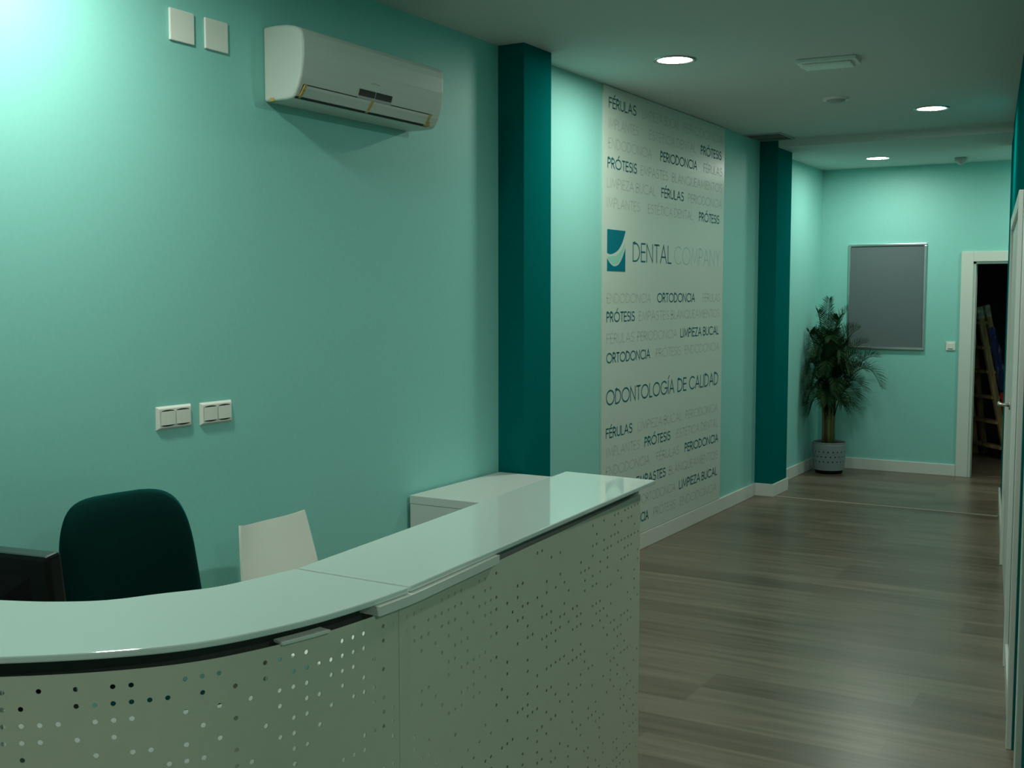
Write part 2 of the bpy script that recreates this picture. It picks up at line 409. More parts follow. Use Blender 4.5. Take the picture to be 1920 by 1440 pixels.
# ------------------------------------------------------------------ air conditioner
AY0, AY1 = 3.282, 4.205
t = thing('air_conditioner', 'white wall-mounted split air conditioner on the mint wall', 'air conditioner', (0, AY0, 2.364))
prof = [(0.001, .271), (.058, .273), (.112, .270), (.150, .262), (.176, .251), (.187, .236), (.190, .21), (.189, .150), (.185, .112), (.178, .077), (.165, .042), (.146, .010), (.134, .003), (.11, .0), (.001, 0)]
bm = BM(); L_ = AY1 - AY0
extrude_profile(bm, prof, 0, L_)
body = obj('casing', bm, M['ac'], t, bevel=.010, bseg=3)
def front(z):       # x of the front surface at height z (relative)
    for (x0, z0), (x1, z1) in zip(prof[:-1], prof[1:]):
        if z1 <= z <= z0 and x0 > .1 or (z1 <= z <= z0 and x1 > .1): return x0 + (x1 - x0) * (z0 - z) / max(z0 - z1, 1e-6)
def strip_on_front(bm, y0, y1, z0, z1, d, n=4, skew=0):
    vs = []
    for k in range(n + 1):
        z = z0 + (z1 - z0) * k / n; x = front(z) + d
        vs.append((bm.verts.new((x, y0 + skew * k / n, z)), bm.verts.new((x, y1 + skew * k / n, z)), bm.verts.new((x - d - .004, y0 + skew * k / n, z)), bm.verts.new((x - d - .004, y1 + skew * k / n, z))))
    for a, b in zip(vs[:-1], vs[1:]):
        bm.faces.new((a[0], a[1], b[1], b[0])); bm.faces.new((a[0], b[0], b[2], a[2])); bm.faces.new((a[1], a[3], b[3], b[1]))
    bm.faces.new((vs[0][0], vs[0][2], vs[0][3], vs[0][1])); bm.faces.new((vs[-1][0], vs[-1][1], vs[-1][3], vs[-1][2]))
    return bm
obj('louver_flap', strip_on_front(BM(), .03, .86, .011, .050, .005), M['ac'], t, bevel=.001)
bm = BM()
strip_on_front(bm, .026, .862, .0505, .0545, .0012, 2); strip_on_front(bm, .010, .865, .0045, .0105, .0035, 2); strip_on_front(bm, .024, .0295, .0105, .0505, .0012, 2)
obj('air_slot', bm, M['dark'], t, label='dark gap around the flap')
for y0, y1 in ((.347, .449), (.455, .560)):
    obj('display_window', strip_on_front(BM(), y0, y1, .062, .086, .002, 2), M['display'], t)
obj('display_bezel', strip_on_front(BM(), .345, .562, .0515, .0605, .003, 2), M['plastic_grey'], t)
obj('maker_mark', strip_on_front(BM(), .418, .470, .113, .118, .0006, 1), M['plastic_grey'], t)
for yc, wd, sk in ((.030, .013, .006), (.432, .016, .006), (.838, .017, .006)):
    obj('tape_strip', strip_on_front(BM(), yc - wd / 2, yc + wd / 2, .006, .052, .0062, 4, sk), M['tape'], t, label='strip of yellow packing tape')
obj('tape_strip', strip_on_front(BM(), .850, .872, .0055, .024, .0062, 3, -.012), M['tape'], t, label='strip of yellow packing tape')
obj('tape_strip', box(BM(), .03, .05, -.0008, .02, -.0008, .012), M['tape'], t, label='small tab of yellow packing tape')

# ------------------------------------------------------------------ lettered wall panel
def arc(cx, cy, rx, ry, a0, a1, n=14):
    return [(cx + rx * math.cos(math.radians(a0 + (a1 - a0) * k / n)), cy + ry * math.sin(math.radians(a0 + (a1 - a0) * k / n))) for k in range(n + 1)]
G = {
 'A': (.70, [[(0, 0), (.35, 1), (.70, 0)], [(.13, .33), (.57, .33)]]),
 'B': (.48, [[(0, 0), (0, 1), (.22, 1)] + arc(.22, .77, .22, .23, 90, -90)[1:] + [(0, .54)], [(.2, .54)] + arc(.21, .27, .27, .27, 90, -90) + [(0, 0)]]),
 'C': (.84, [arc(.5, .5, .5, .5, 48, 312, 24)]),
 'D': (.68, [[(0, 0), (0, 1), (.2, 1)] + arc(.2, .5, .48, .5, 90, -90, 20) + [(0, 0)]]),
 'E': (.42, [[(.42, 1), (0, 1), (0, 0), (.42, 0)], [(0, .53), (.40, .53)]]),
 'F': (.42, [[(.42, 1), (0, 1), (0, 0)], [(0, .53), (.38, .53)]]),
 'G': (.98, [arc(.5, .5, .5, .5, 45, 355, 26) + [(.60, .457)]]),
 'I': (.0, [[(0, 0), (0, 1)]]),
 'L': (.38, [[(0, 1), (0, 0), (.38, 0)]]),
 'M': (.84, [[(0, 0), (.13, 1), (.42, .12), (.71, 1), (.84, 0)]]),
 'N': (.64, [[(0, 0), (0, 1), (.64, 0), (.64, 1)]]),
 'O': (1.0, [arc(.5, .5, .5, .5, 0, 360, 32)]),
 'P': (.46, [[(0, 0), (0, 1), (.2, 1)] + arc(.2, .74, .26, .26, 90, -90) + [(0, .48)]]),
 'Q': (1.0, [arc(.5, .5, .5, .5, 0, 360, 32), [(.60, .30), (1.0, -.06)]]),
 'R': (.50, [[(0, 0), (0, 1), (.2, 1)] + arc(.2, .74, .26, .26, 90, -90) + [(0, .48)], [(.18, .48), (.50, 0)]]),
 'S': (.50, [arc(.26, .765, .22, .235, 40, 255, 14) + arc(.24, .27, .26, .27, 68, -140, 16)]),
 'T': (.50, [[(0, 1), (.50, 1)], [(.25, 1), (.25, 0)]]),
 'U': (.56, [[(0, 1), (0, .29)] + arc(.28, .28, .28, .28, 180, 360, 14) + [(.56, 1)]]),
 'Y': (.60, [[(0, 1), (.30, .48), (.60, 1)], [(.30, .48), (.30, 0)]]),
 'Z': (.52, [[(0, 1), (.52, 1), (0, 0), (.52, 0)]]),
}
ACC = {'É': 'E', 'Ó': 'O', 'Í': 'I'}
def stroke(bm, pts, wd, x):
    """mitred ribbon along pts (y,z) at wall distance x"""
    n = len(pts); closed = (Vector(pts[0]) - Vector(pts[-1])).length < 1e-6
    P = [Vector(p) for p in pts]; Lf = []; Rt = []
    for i in range(n):
        if closed and i in (0, n - 1): d0 = (P[-1] - P[-2]).normalized(); d1 = (P[1] - P[0]).normalized()
        else:
            d0 = (P[i] - P[i - 1]).normalized() if i > 0 else (P[1] - P[0]).normalized()
            d1 = (P[i + 1] - P[i]).normalized() if i < n - 1 else d0
        t = (d0 + d1); t = t.normalized() if t.length > .2 else d1
        nn = Vector((-t.y, t.x)); k = 1 / max(.42, nn.dot(Vector((-d1.y, d1.x))))
        q = P[i].copy()
        if not closed and i == 0: q -= d1 * wd * .45
        if not closed and i == n - 1: q += d0 * wd * .45
        Lf.append(bm.verts.new((x, *(q + nn * wd / 2 * k)))); Rt.append(bm.verts.new((x, *(q - nn * wd / 2 * k))))
    for i in range(n - 1): bm.faces.new((Lf[i], Rt[i], Rt[i + 1], Lf[i + 1]))
def word(bm, text, y0, y1, z, cap, wd, x=.0125, gap=.17):
    adv = 0; items = []
    for ch in text:
        if ch == ' ': adv += .30; continue
        base = ACC.get(ch, ch); wdt, st = G[base]
        items.append((adv, wdt, st, ch in ACC)); adv += wdt + gap + (.04 if base in 'IN' else 0)
    adv -= gap; sw = wd * cap
    k = (y1 - y0 - sw) / adv
    for a, wdt, st, acc in items:
        for pl in st:
            stroke(bm, [(y0 + sw / 2 + (a + u) * k, z + sw * .45 + v * (cap - .9 * sw)) for u, v in pl], sw, x)
        if acc:
            c = a + wdt / 2
            stroke(bm, [(y0 + sw / 2 + (c - .02) * k, z + cap * 1.10), (y0 + sw / 2 + (c + .14) * k, z + cap * 1.30)], sw * .9, x)
PY0 = 6.165
t = thing('wall_panel', 'tall white wall panel printed with the dental company name and treatment words', 'wall sign', (0, PY0, .108))
obj('panel_board', box(BM(), 0, .012, 0, 8.23 - PY0, 0, HC - .112), M['poster'], t, bevel=.001)
ROWS = [
 (2.751, [('FÉRULAS', 1, 6.233, 6.630), ('LIMPIEZA BUCAL', 0, 6.718, 7.336), ('PERIODONCIA', 0, 7.408, 8.181)]),
 (2.633, [('IMPLANTES', 0, 6.233, 6.664), ('ESTÉTICA DENTAL', 0, 6.829, 7.646), ('PRÓTESIS', 1, 7.740, 8.163)]),
 (2.516, [('ENDODONCIA', 0, 6.233, 6.872), ('PERIODONCIA', 1, 7.016, 7.672), ('FÉRULAS', 0, 7.801, 8.181)]),
 (2.398, [('PRÓTESIS', 1, 6.221, 6.647), ('EMPASTES', 0, 6.704, 7.150), ('BLANQUEAMIENTOS', 0, 7.219, 8.181)]),
 (2.283, [('LIMPIEZA BUCAL', 0, 6.215, 6.943), ('FÉRULAS', 1, 7.038, 7.432), ('PERIODONCIA', 0, 7.513, 8.181)]),
 (2.166, [('IMPLANTES', 0, 6.215, 6.697), ('ESTÉTICA DENTAL', 0, 6.822, 7.604), ('PRÓTESIS', 1, 7.723, 8.135)]),
 (1.853, [('DENTAL', 2, 6.593, 7.223), ('COMPANY', 3, 7.270, 8.161)]),
 (1.596, [('ENDODONCIA', 0, 6.222, 6.882), ('ORTODONCIA', 1, 6.986, 7.663), ('FÉRULAS', 0, 7.812, 8.174)]),
 (1.482, [('PRÓTESIS', 1, 6.220, 6.632), ('EMPASTES', 0, 6.694, 7.190), ('BLANQUEAMIENTOS', 0, 7.225, 8.166)]),
 (1.354, [('FÉRULAS', 0, 6.222, 6.625), ('PERIODONCIA', 0, 6.675, 7.334), ('LIMPIEZA BUCAL', 1, 7.397, 8.153)]),
 (1.235, [('ORTODONCIA', 1, 6.220, 6.879), ('PRÓTESIS', 0, 6.975, 7.408), ('ENDODONCIA', 0, 7.483, 8.166)]),
 (0.980, [('ODONTOLOGÍA', 4, 6.220, 7.297), ('DE', 4, 7.356, 7.521), ('CALIDAD', 4, 7.571, 8.157)]),
 (0.779, [('FÉRULAS', 1, 6.220, 6.608), ('LIMPIEZA BUCAL', 0, 6.692, 7.442), ('PERIODONCIA', 0, 7.511, 8.155)]),
 (0.664, [('IMPLANTES', 0, 6.233, 6.729), ('PRÓTESIS', 1, 6.802, 7.237), ('ESTÉTICA DENTAL', 0, 7.348, 8.165)]),
 (0.547, [('ENDODONCIA', 0, 6.227, 6.885), ('FÉRULAS', 0, 7.000, 7.399), ('PERIODONCIA', 1, 7.502, 8.175)]),
 (0.424, [('EMPASTES', 1, 6.678, 7.162), ('BLANQUEAMIENTOS', 0, 7.216, 8.165)]),
 (0.298, [('ORTODONCIA', 0, 6.758, 7.340), ('LIMPIEZA BUCAL', 1, 7.404, 8.161)]),
 (0.180, [('PERIODONCIA', 1, 6.378, 6.877), ('PRÓTESIS', 0, 6.961, 7.340), ('ENDODONCIA', 0, 7.425, 8.155)]),
]
bms = [BM() for _ in range(5)]
for z, ws in ROWS:
    for tx, k, a, b in ws:
        cap = {0: .061, 1: .063, 2: .121, 3: .121, 4: .094}[k]; wd = {0: .10, 1: .14, 2: .085, 3: .062, 4: .11}[k]
        word(bms[k], tx, a - PY0, b - PY0, z - .108, cap, wd)
for k, (nm, mm) in enumerate((('pale_lettering', 'ink_pale'), ('dark_lettering', 'ink'), ('company_lettering', 'ink'), ('company_lettering', 'ink_mint'), ('slogan_lettering', 'ink'))):
    obj(nm, bms[k], M[mm], t)
# logo: teal square cut by a mint swoosh with pale outlines
def poly(bm, pts, x):
    bm.faces.new([bm.verts.new((x, y - PY0, z - .108)) for y, z in pts])
lg = thing  # noqa
ly0, ly1, lz0, lz1 = 6.222, 6.483, 1.788, 2.038
upc = [Vector(p) for p in ((6.222, 1.896), (6.262, 1.890), (6.298, 1.8935), (6.345, 1.905), (6.385, 1.922), (6.425, 1.952), (6.455, 1.988), (6.483, 2.034))]
loc_ = [Vector(p) for p in ((6.222, 1.866), (6.25, 1.845), (6.281, 1.830), (6.315, 1.820), (6.345, 1.821), (6.375, 1.828), (6.403, 1.843), (6.430, 1.866), (6.455, 1.895), (6.483, 1.935))]
lo_up = [Vector(p) for p in ((6.222, 1.874), (6.235, 1.8725), (6.285, 1.879), (6.33, 1.881), (6.365, 1.890), (6.40, 1.905), (6.43, 1.925), (6.455, 1.945), (6.475, 1.968), (6.483, 1.990))]
lo_dn = [Vector(p) for p in ((6.232, 1.870), (6.258, 1.850), (6.287, 1.838), (6.318, 1.829), (6.345, 1.830), (6.372, 1.837), (6.397, 1.851), (6.424, 1.874), (6.450, 1.905), (6.478, 1.960))]
bm = BM()
U = [tuple(p) for p in catmull(upc, 4)]
for a, b in zip(U[:-1], U[1:]): poly(bm, [a, b, (b[0], lz1), (a[0], lz1)], .0124)
D_ = [tuple(p) for p in catmull(loc_, 4)]
for a, b in zip(D_[:-1], D_[1:]): poly(bm, [(a[0], lz0), (b[0], lz0), b, a], .0124)
obj('logo', bm, M['ink_teal'], t, label='teal square emblem')
bm = BM()
A_ = [tuple(p) for p in catmull(lo_up[1:-1], 4)]; B_ = [tuple(p) for p in catmull(lo_dn, 4)]
def zat(C_, y):
    for a, b in zip(C_[:-1], C_[1:]):
        if a[0] <= y <= b[0]: return a[1] + (b[1] - a[1]) * (y - a[0]) / max(1e-9, b[0] - a[0])
    return C_[-1][1] if y > C_[-1][0] else C_[0][1]
ys = [6.236 + (6.475 - 6.236) * k / 40 for k in range(41)]
for a, b in zip(ys[:-1], ys[1:]): poly(bm, [(a, zat(B_, a)), (b, zat(B_, b)), (b, max(zat(A_, b), zat(B_, b) + .0002)), (a, max(zat(A_, a), zat(B_, a) + .0002))], .0126)
obj('logo_swoosh', bm, M['ink_swoosh'], t, label='mint curved swoosh')

# ------------------------------------------------------------------ notice board on back wall
t = thing('notice_board', 'grey felt notice board with aluminium frame on the back wall', 'notice board', (.613, YB, 1.14))
W2, H2, fw = .3515, .975, .020
bm = BM(); box(bm, -W2, W2, -.022, 0, 0, fw); box(bm, -W2, W2, -.022, 0, H2 - fw, H2); box(bm, -W2, -W2 + fw, -.022, 0, fw, H2 - fw); box(bm, W2 - fw, W2, -.022, 0, fw, H2 - fw)
obj('frame', bm, M['alu'], t, bevel=.003)
obj('felt_panel', box(BM(), -W2 + fw, W2 - fw, -.012, 0, fw, H2 - fw), M['felt'], t)

# ------------------------------------------------------------------ reception counter
OUT = [(.62, .80), (.80, .772), (1.0, .77), (1.25, .80), (1.45, .875), (1.604, .972), (1.725, 1.077), (1.80, 1.18), (1.848, 1.32), (1.868, 1.45), (1.873, 1.583)]
oc = [Vector(p) for p in catmull(OUT, 12)]
FAR = Vector((1.774, 2.84)); dirS = (FAR - oc[-1]).normalized(); LS = (FAR - oc[-1]).length
pc = offset(oc, .02); pc[-1] = oc[-1] + .02 * Vector((-dirS.y, dirS.x))
PP = Path(pc + [pc[-1] + dirS * LS]); SJ = PP.len - LS          # joint between curve and straight
SEAM = SJ - .030; SEND = PP.len - .07; S0 = .12
counter = thing('reception_counter', 'curved white reception counter with perforated front and pale glass top', 'reception desk', (0, 0, 0))
LEFT = {0: [0, 1, 3, 4, 5, 8, 9, 10, 11, 14, 15, 16, 19, 20, 22, 24, 26], 1: [1, 3, 4, 5, 6, 7, 8, 9, 11, 13, 15, 17, 18, 19, 20, 21, 22, 25, 26], 2: [2, 4, 5, 6, 8, 9, 10, 12, 14, 16, 19, 20, 21, 23, 24, 25, 26], 3: [1, 3, 5, 7, 8, 10, 13, 15, 20, 22, 24, 25, 26], 4: [2, 3, 4, 6, 8, 9, 11, 14, 16, 18, 19, 21, 25], 5: [1, 2, 7, 9, 10, 13, 15, 16, 17], 6: [0, 1, 8, 9, 12, 13], 7: [6]}
RIGHT = {0: [0, 1, 2, 5, 6, 7, 8, 11, 12, 14], 1: [0, 1, 3, 4, 5, 6, 7, 8, 10, 12, 13, 23], 2: [1, 2, 3, 5, 6, 7, 9, 11, 12, 13, 14, 18, 19], 3: [2, 4, 6, 8, 10, 12, 13, 14, 16, 18], 4: [5, 7, 8, 9, 13, 17, 19, 20], 5: [6, 7, 9, 13, 14, 16, 18, 19], 6: [2, 3, 6, 8, 9, 10, 11, 12, 20], 7: [0, 1, 2, 4, 5, 7, 9, 10, 11, 13, 14], 8: [0, 2, 3, 4, 6, 7, 13, 17], 9: [1, 2, 3, 5, 6, 8, 10, 12, 14, 16, 18, 20, 22, 25, 26, 27]}
VS = [1.0995 - .02435 * k for k in range(42)][::-1]; NV = len(VS)
def pmap(u, v):
    p = PP.at(u); return (p.x, p.y, v)
# curved sheet, columns counted from the seam leftwards
nl = int((SEAM - .018 - S0 - .012) / .0246)
usl = [SEAM - .018 - .0246 * k for k in range(nl)][::-1]
hl = set()
for c in range(nl):
    for r in range(NV):
        known = r <= 4 and c <= 27 or r in (5, 6) and c <= 18
        if (known and c in LEFT.get(r, [])) or (not known and random.random() < .36): hl.add((nl - 1 - c, NV - 1 - r))
obj('front_panel', perforated(BM(), pmap, usl, VS, hl, .0039, (.012, .0172, .035, .0225)), M['perf'], counter, solid=.0016, off=0)
nr = int((SEND - SEAM - .0212 - .012) / .0246) + 1
usr = [SEAM + .0212 + .0246 * k for k in range(nr)]
hr = set()
for c in range(nr):
    for r in range(NV):
        known = r <= 6 and c <= 21
        p = .12 if r <= 2 and c < 36 else .36
        if (known and c in RIGHT.get(r, [])) or (not known and random.random() < p): hr.add((c, NV - 1 - r))
obj('front_panel', perforated(BM(), pmap, usr, VS, hr, .0039, (.0204, SEND - usr[-1], .035, .0225)), M['perf'], counter, solid=.0016, off=0)
# end panel, inner carcass
def ribbon_solid(bm, s0, s1, n, d0, d1, z0, z1):
    A = []; B = []
    for k in range(n + 1):
        s = s0 + (s1 - s0) * k / n; p = PP.at(s); q = PP.at(min(s + .004, PP.len)); e = PP.at(max(s - .004, 0)); tt = (q - e).normalized(); nn = Vector((-tt.y, tt.x))
        A.append(p + nn * d0); B.append(p + nn * d1)
    va = [[bm.verts.new((p.x, p.y, z)) for p in L] for L in (A, B) for z in (z0, z1)]
    for k in range(n):
        bm.faces.new((va[0][k], va[0][k + 1], va[1][k + 1], va[1][k])); bm.faces.new((va[2][k], va[3][k], va[3][k + 1], va[2][k + 1]))
        bm.faces.new((va[1][k], va[1][k + 1], va[3][k + 1], va[3][k])); bm.faces.new((va[0][k], va[2][k], va[2][k + 1], va[0][k + 1]))
    for k in (0, n): bm.faces.new((va[0][k], va[1][k], va[3][k], va[2][k]))
    return bm
nS = Vector((-dirS.y, dirS.x))
pe = PP.at(SEND)
def eb(d0, d1, w0, w1, z0, z1):       # box in the frame of the straight section (d inward, w along)
    bm = BM(); a = pe
    pts = [a + nS * d0 + dirS * w0, a + nS * d1 + dirS * w0, a + nS * d1 + dirS * w1, a + nS * d0 + dirS * w1]
    return prism(bm, [(p.x, p.y) for p in pts], z0, z1)
obj('end_panel', eb(.003, .60, -.022, -.003, 0, .72), M['white'], counter)
obj('end_panel', eb(.003, .24, -.022, -.003, .75, 1.138), M['white'], counter)
obj('support_rail', ribbon_solid(BM(), S0, SEAM - .03, 60, .030, .050, 1.106, 1.139), M['rail'], counter, label='dark grey rail under the curved glass')
obj('support_rail', ribbon_solid(BM(), SEAM + .38, SEND - .03, 12, .022, .044, 1.106, 1.139), M['plastic_grey'], counter, label='grey rail under the straight glass')
obj('support_block', ribbon_solid(BM(), SEAM - .066, SEAM + .355, 10, -.013, .05, 1.1235, 1.1395), M['plastic'], counter, label='white support bar under the glass joint')
obj('support_block', ribbon_solid(BM(), SEAM - .262, SEAM - .172, 8, -.007, .018, 1.122, 1.1262), M['plastic'], counter, label='short white lip on the curved panel')
obj('inner_panel', ribbon_solid(BM(), SEAM + .37, SEND - .025, 12, .24, .258, 0, 1.138), M['white'], counter)
obj('divider_panel', ribbon_solid(BM(), SEAM + .36, SEAM + .378, 2, .006, .258, .751, 1.10), M['white'], counter)
# glass tops
def gpoly(outer, inner): return [(p[0], p[1]) for p in outer] + [(p[0], p[1]) for p in inner[::-1]]
INN = [(.62, 1.115), (.95, 1.105), (1.2, 1.130), (1.322, 1.175), (1.406, 1.213), (1.473, 1.263), (1.518, 1.336), (1.565, 1.412), (1.584, 1.496), (1.599, 1.587)]
ic = [Vector(p) for p in catmull([(p[0], p[1]) for p in INN], 8)]
_k = Path(oc)
go = [p for p in offset(oc, .006)]
for i, p in enumerate(go):
    f_ = min(1, max(0, (_k.len - _k.s[i]) / .6)); go[i] = oc[i] + (offset(oc, 1)[i] - oc[i]) * (.016 + .004 * f_)
go[-1] = oc[-1] + .018 * nS
gA = go[:]; gA[-1] = go[-1] - dirS * .003; iA = ic[:]; iA[-1] = ic[-1] - Vector((0, .003))
obj('glass_top', prism(BM(), gpoly(gA, iA), 1.1400, 1.1505), M['glass_top'], counter, bevel=.0025, bseg=3, label='curved pale glass slab')
st = [go[-1] + dirS * .003, go[-1] + dirS * LS - nS * .016, Vector((1.491, 2.859)), ic[-1] + Vector((0, .003))]
obj('glass_top', prism(BM(), [(p.x, p.y) for p in st], 1.1402, 1.1507), M['glass_top'], counter, bevel=.0025, bseg=3, label='straight pale glass slab')
jm = (go[-1] + ic[-1]) / 2; jd = (go[-1] - ic[-1]); ja = math.atan2(jd.y, jd.x)
obj('joint_seal', box(BM(), -jd.length / 2 + .012, jd.length / 2 - .012, -.0045, .0045, 1.137, 1.1399, Tm((jm.x, jm.y, 0), ja)), M['dark'], counter, label='dark seal in the glass joint')  # added dark strip, puts the shade of the open gap into colour
# glass supports (posts between worktop and glass)
for s in (SEAM - .75, SEAM - .2, SEAM + .25):
    p = PP.at(s); q = PP.at(s + .01); tt = (q - p).normalized(); c_ = p + Vector((-tt.y, tt.x)) * .20
    obj('glass_support', tube(BM(), [(c_.x, c_.y, .75), (c_.x, c_.y, 1.14)], .014, 14), M['chrome'], counter, smooth=True)
# worktop
wo = []
for k in range(61):
    s = S0 + (SEND - .03 - S0) * k / 60; p = PP.at(s); tt = (PP.at(min(s + .01, PP.len)) - PP.at(s - .01)).normalized(); wo.append(p + Vector((-tt.y, tt.x)) * .012)
wi = [(.62, 1.62), (.95, 1.62), (1.10, 1.68), (1.18, 1.80), (1.21, 1.95), (1.20, 2.2), (1.145, 2.72)]
obj('worktop', prism(BM(), gpoly(wo, wi), .722, .75), M['worktop'], counter, bevel=.003)
obj('plinth', ribbon_solid(BM(), S0, SEND - .03, 50, .03, .05, 0, .05), M['rail'], counter)
for x, y in ((.70, 1.52), (1.16, 1.95), (.70, .90)):
    obj('leg', tube(BM(), [(x, y, 0), (x, y, .722)], .025, 16), M['chrome'], counter, smooth=True)

# ------------------------------------------------------------------ monitor
t = thing('monitor', 'black computer monitor seen from behind on the desk at the left edge', 'monitor', (1.036, 1.285, .75), math.radians(9))
MT = Tm((0, 0, .288), 0, math.radians(7))
bm = BM(); box(bm, -.245, .245, -.008, .03, -.155, .155, MT)
scr = obj('housing', bm, M['black'], t, bevel=.008, bseg=3)
bm = BM()
o_ = [(-.20, -.125), (.20, -.125), (.20, .115), (-.20, .115)]; i_ = [(-.15, -.09), (.15, -.09), (.15, .08), (-.15, .08)]
a = [bm.verts.new(MT @ Vector((x, -.0081, z))) for x, z in o_]; b = [bm.verts.new(MT @ Vector((x, -.022, z))) for x, z in i_]
bm.faces.new(b)
for k in range(4): bm.faces.new((a[k], a[(k + 1) % 4], b[(k + 1) % 4], b[k]))
obj('back_cover', bm, M['black_matt'], t, bevel=.006)
obj('screen', box(BM(), -.23, .23, .0301, .0312, -.14, .14, MT), M['display'], t)
obj('stand_neck', box(BM(), -.04, .04, -.03, .0, .012, .26), M['black'], t, bevel=.006)
obj('stand_base', lathe(BM(), [(0, 0), (.12, 0), (.12, .006), (.10, .014), (0, .016)], 32), M['black'], t, smooth=True)

# ------------------------------------------------------------------ teal office chair
def pad(bm, W, H, n_exp, thick, dome, T, taper=0.0, rings=9, seg=56, curve=0.0):
    """rounded cushion: superellipse outline in (y,z), domed along x"""
    def pt(r, k, side):
        a = 2 * PI * k / seg; c, s = math.cos(a), math.sin(a)
        u = math.copysign(abs(c) ** (2 / n_exp), c) * r; v = math.copysign(abs(s) ** (2 / n_exp), s) * r
        y = u * W / 2 * (1 - taper * v); z = v * H / 2
        x = side * (thick / 2 * (1 - r ** 8) ** .5 + dome * (1 - r * r)) + curve * (y * y) / (W * W / 4)
        return T @ Vector((x, y, z))
    for side in (1, -1):
        prev = [bm.verts.new(pt(0, 0, side))]
        for i in range(1, rings + 1):
            r = (i / rings) ** .6 if i < rings else 1.0
            cur = [bm.verts.new(pt(r, k, side)) for k in range(seg)]
            for k in range(seg):
                if len(prev) == 1: bm.faces.new((prev[0], cur[k], cur[(k + 1) % seg]))
                else: bm.faces.new((prev[k], cur[k], cur[(k + 1) % seg], prev[(k + 1) % seg]))
            prev = cur
    bmesh.ops.remove_doubles(bm, verts=bm.verts, dist=.0006)
    return bm
t = thing('office_chair', 'dark teal upholstered swivel office chair behind the counter beside the monitor', 'office chair', (.571, 2.243, -.015), math.radians(-6))
obj('backrest', pad(BM(), .455, .56, 4.2, .075, .012, Tm((-.20, 0, .815), 0, 0, math.radians(-9)), .05, curve=.035), M['fabric_teal'], t, smooth=True)
obj('seat', pad(BM(), .49, .46, 4.5, .075, .012, Tm((.02, 0, .47), 0, 0, math.radians(-90))), M['fabric_teal'], t, smooth=True)
obj('back_bar', tube(BM(), [(.0, 0, .415), (-.22, 0, .41), (-.275, 0, .46), (-.285, 0, .60), (-.262, 0, .72)], .018, 12), M['black_matt'], t, smooth=True)
obj('gas_column', lathe(BM(), [(.03, .10), (.03, .25), (.018, .25), (.018, .41), (.07, .415), (.07, .43)], 20), M['black_matt'], t, smooth=True)
bm = BM()
for k in range(5):
    a = 2 * PI * k / 5 + .3; tube(bm, [(.02 * math.cos(a), .02 * math.sin(a), .12), (.29 * math.cos(a), .29 * math.sin(a), .075)], [.024, .016], 8)
obj('star_base', bm, M['black_matt'], t, smooth=True)
for k in range(5):
    a = 2 * PI * k / 5 + .3; c_ = Vector((.28 * math.cos(a), .28 * math.sin(a), .028)); n_ = Vector((-math.sin(a), math.cos(a), 0))
    obj('caster', tube(BM(), [c_ - n_ * .02, c_ + n_ * .02], .0275, 16), M['black'], t)

# ------------------------------------------------------------------ white side chair
t = thing('side_chair', 'white plastic chair with a curved backrest, against the mint wall', 'chair', (.42, 3.03, 0), 0)
bm = BM(); nu, nv = 14, 22
prof = [Vector(p) for p in catmull([(.23, .44), (.12, .455), (.0, .445), (-.09, .445), (-.135, .475), (-.16, .56), (-.185, .70), (-.215, .852)], 4)]
grid = []
for i, p in enumerate(prof):
    f = i / (len(prof) - 1); row = []
    hw = .215 if f < .45 else .215 - .048 * ((f - .45) / .55) ** 2.5
    for k in range(nu + 1):
        u = -1 + 2 * k / nu
        x, z = p.x, p.y
        if f > .5: x += .035 * u * u * min(1, (f - .5) * 3); z += .014 * (abs(u) ** 3) * max(0, (f - .9) * 10)
        else: z += .012 * u * u
        row.append(bm.verts.new((x, u * hw, z)))
    grid.append(row)
for a, b in zip(grid[:-1], grid[1:]):
    for k in range(nu): bm.faces.new((a[k], a[k + 1], b[k + 1], b[k]))
sh = obj('shell', bm, M['plastic'], t, smooth=True, solid=.008, off=0)
md = sh.modifiers.new('crisp', 'EDGE_SPLIT'); md.split_angle = math.radians(40)
for x, y in ((.19, .17), (.19, -.17), (-.1, .17), (-.1, -.17)):
    obj('leg', tube(BM(), [(x * .9, y * .9, .445), (x * 1.15, y * 1.12, 0)], [.013, .010], 12), M['chrome'], t, smooth=True)
for x in (.17, -.09): obj('under_frame', tube(BM(), [(x, -.155, .432), (x, .155, .432)], .009, 8), M['chrome'], t)

# ------------------------------------------------------------------ low white cabinet
t = thing('low_cabinet', 'low white cabinet against the mint wall next to the near teal pillar', 'cabinet', (0.015, 4.18, 0))
CL = .78; CDp = .44
obj('body', box(BM(), 0, CDp, 0, CL, .06, .712), M['white'], t, bevel=.002)
obj('top_board', box(BM(), -.0, CDp + .022, -.003, CL + .003, .713, .750), M['white'], t, bevel=.002)
obj('plinth', box(BM(), .02, CDp - .02, .01, CL - .01, 0, .06), M['rail'], t)
for k in range(2):
    d = obj('door', box(BM(), CDp + .0005, CDp + .0185, .003 + k * CL / 2, CL / 2 - .003 + k * CL / 2, .065, .708), M['white'], t, bevel=.0015)
    yh = CL / 2 + (-.05 if k == 0 else .05)
    obj('handle', tube(BM(), [(CDp + .0185, yh, .52), (CDp + .044, yh, .525), (CDp + .044, yh, .635), (CDp + .0185, yh, .64)], .005, 8), M['chrome'], d, smooth=True)

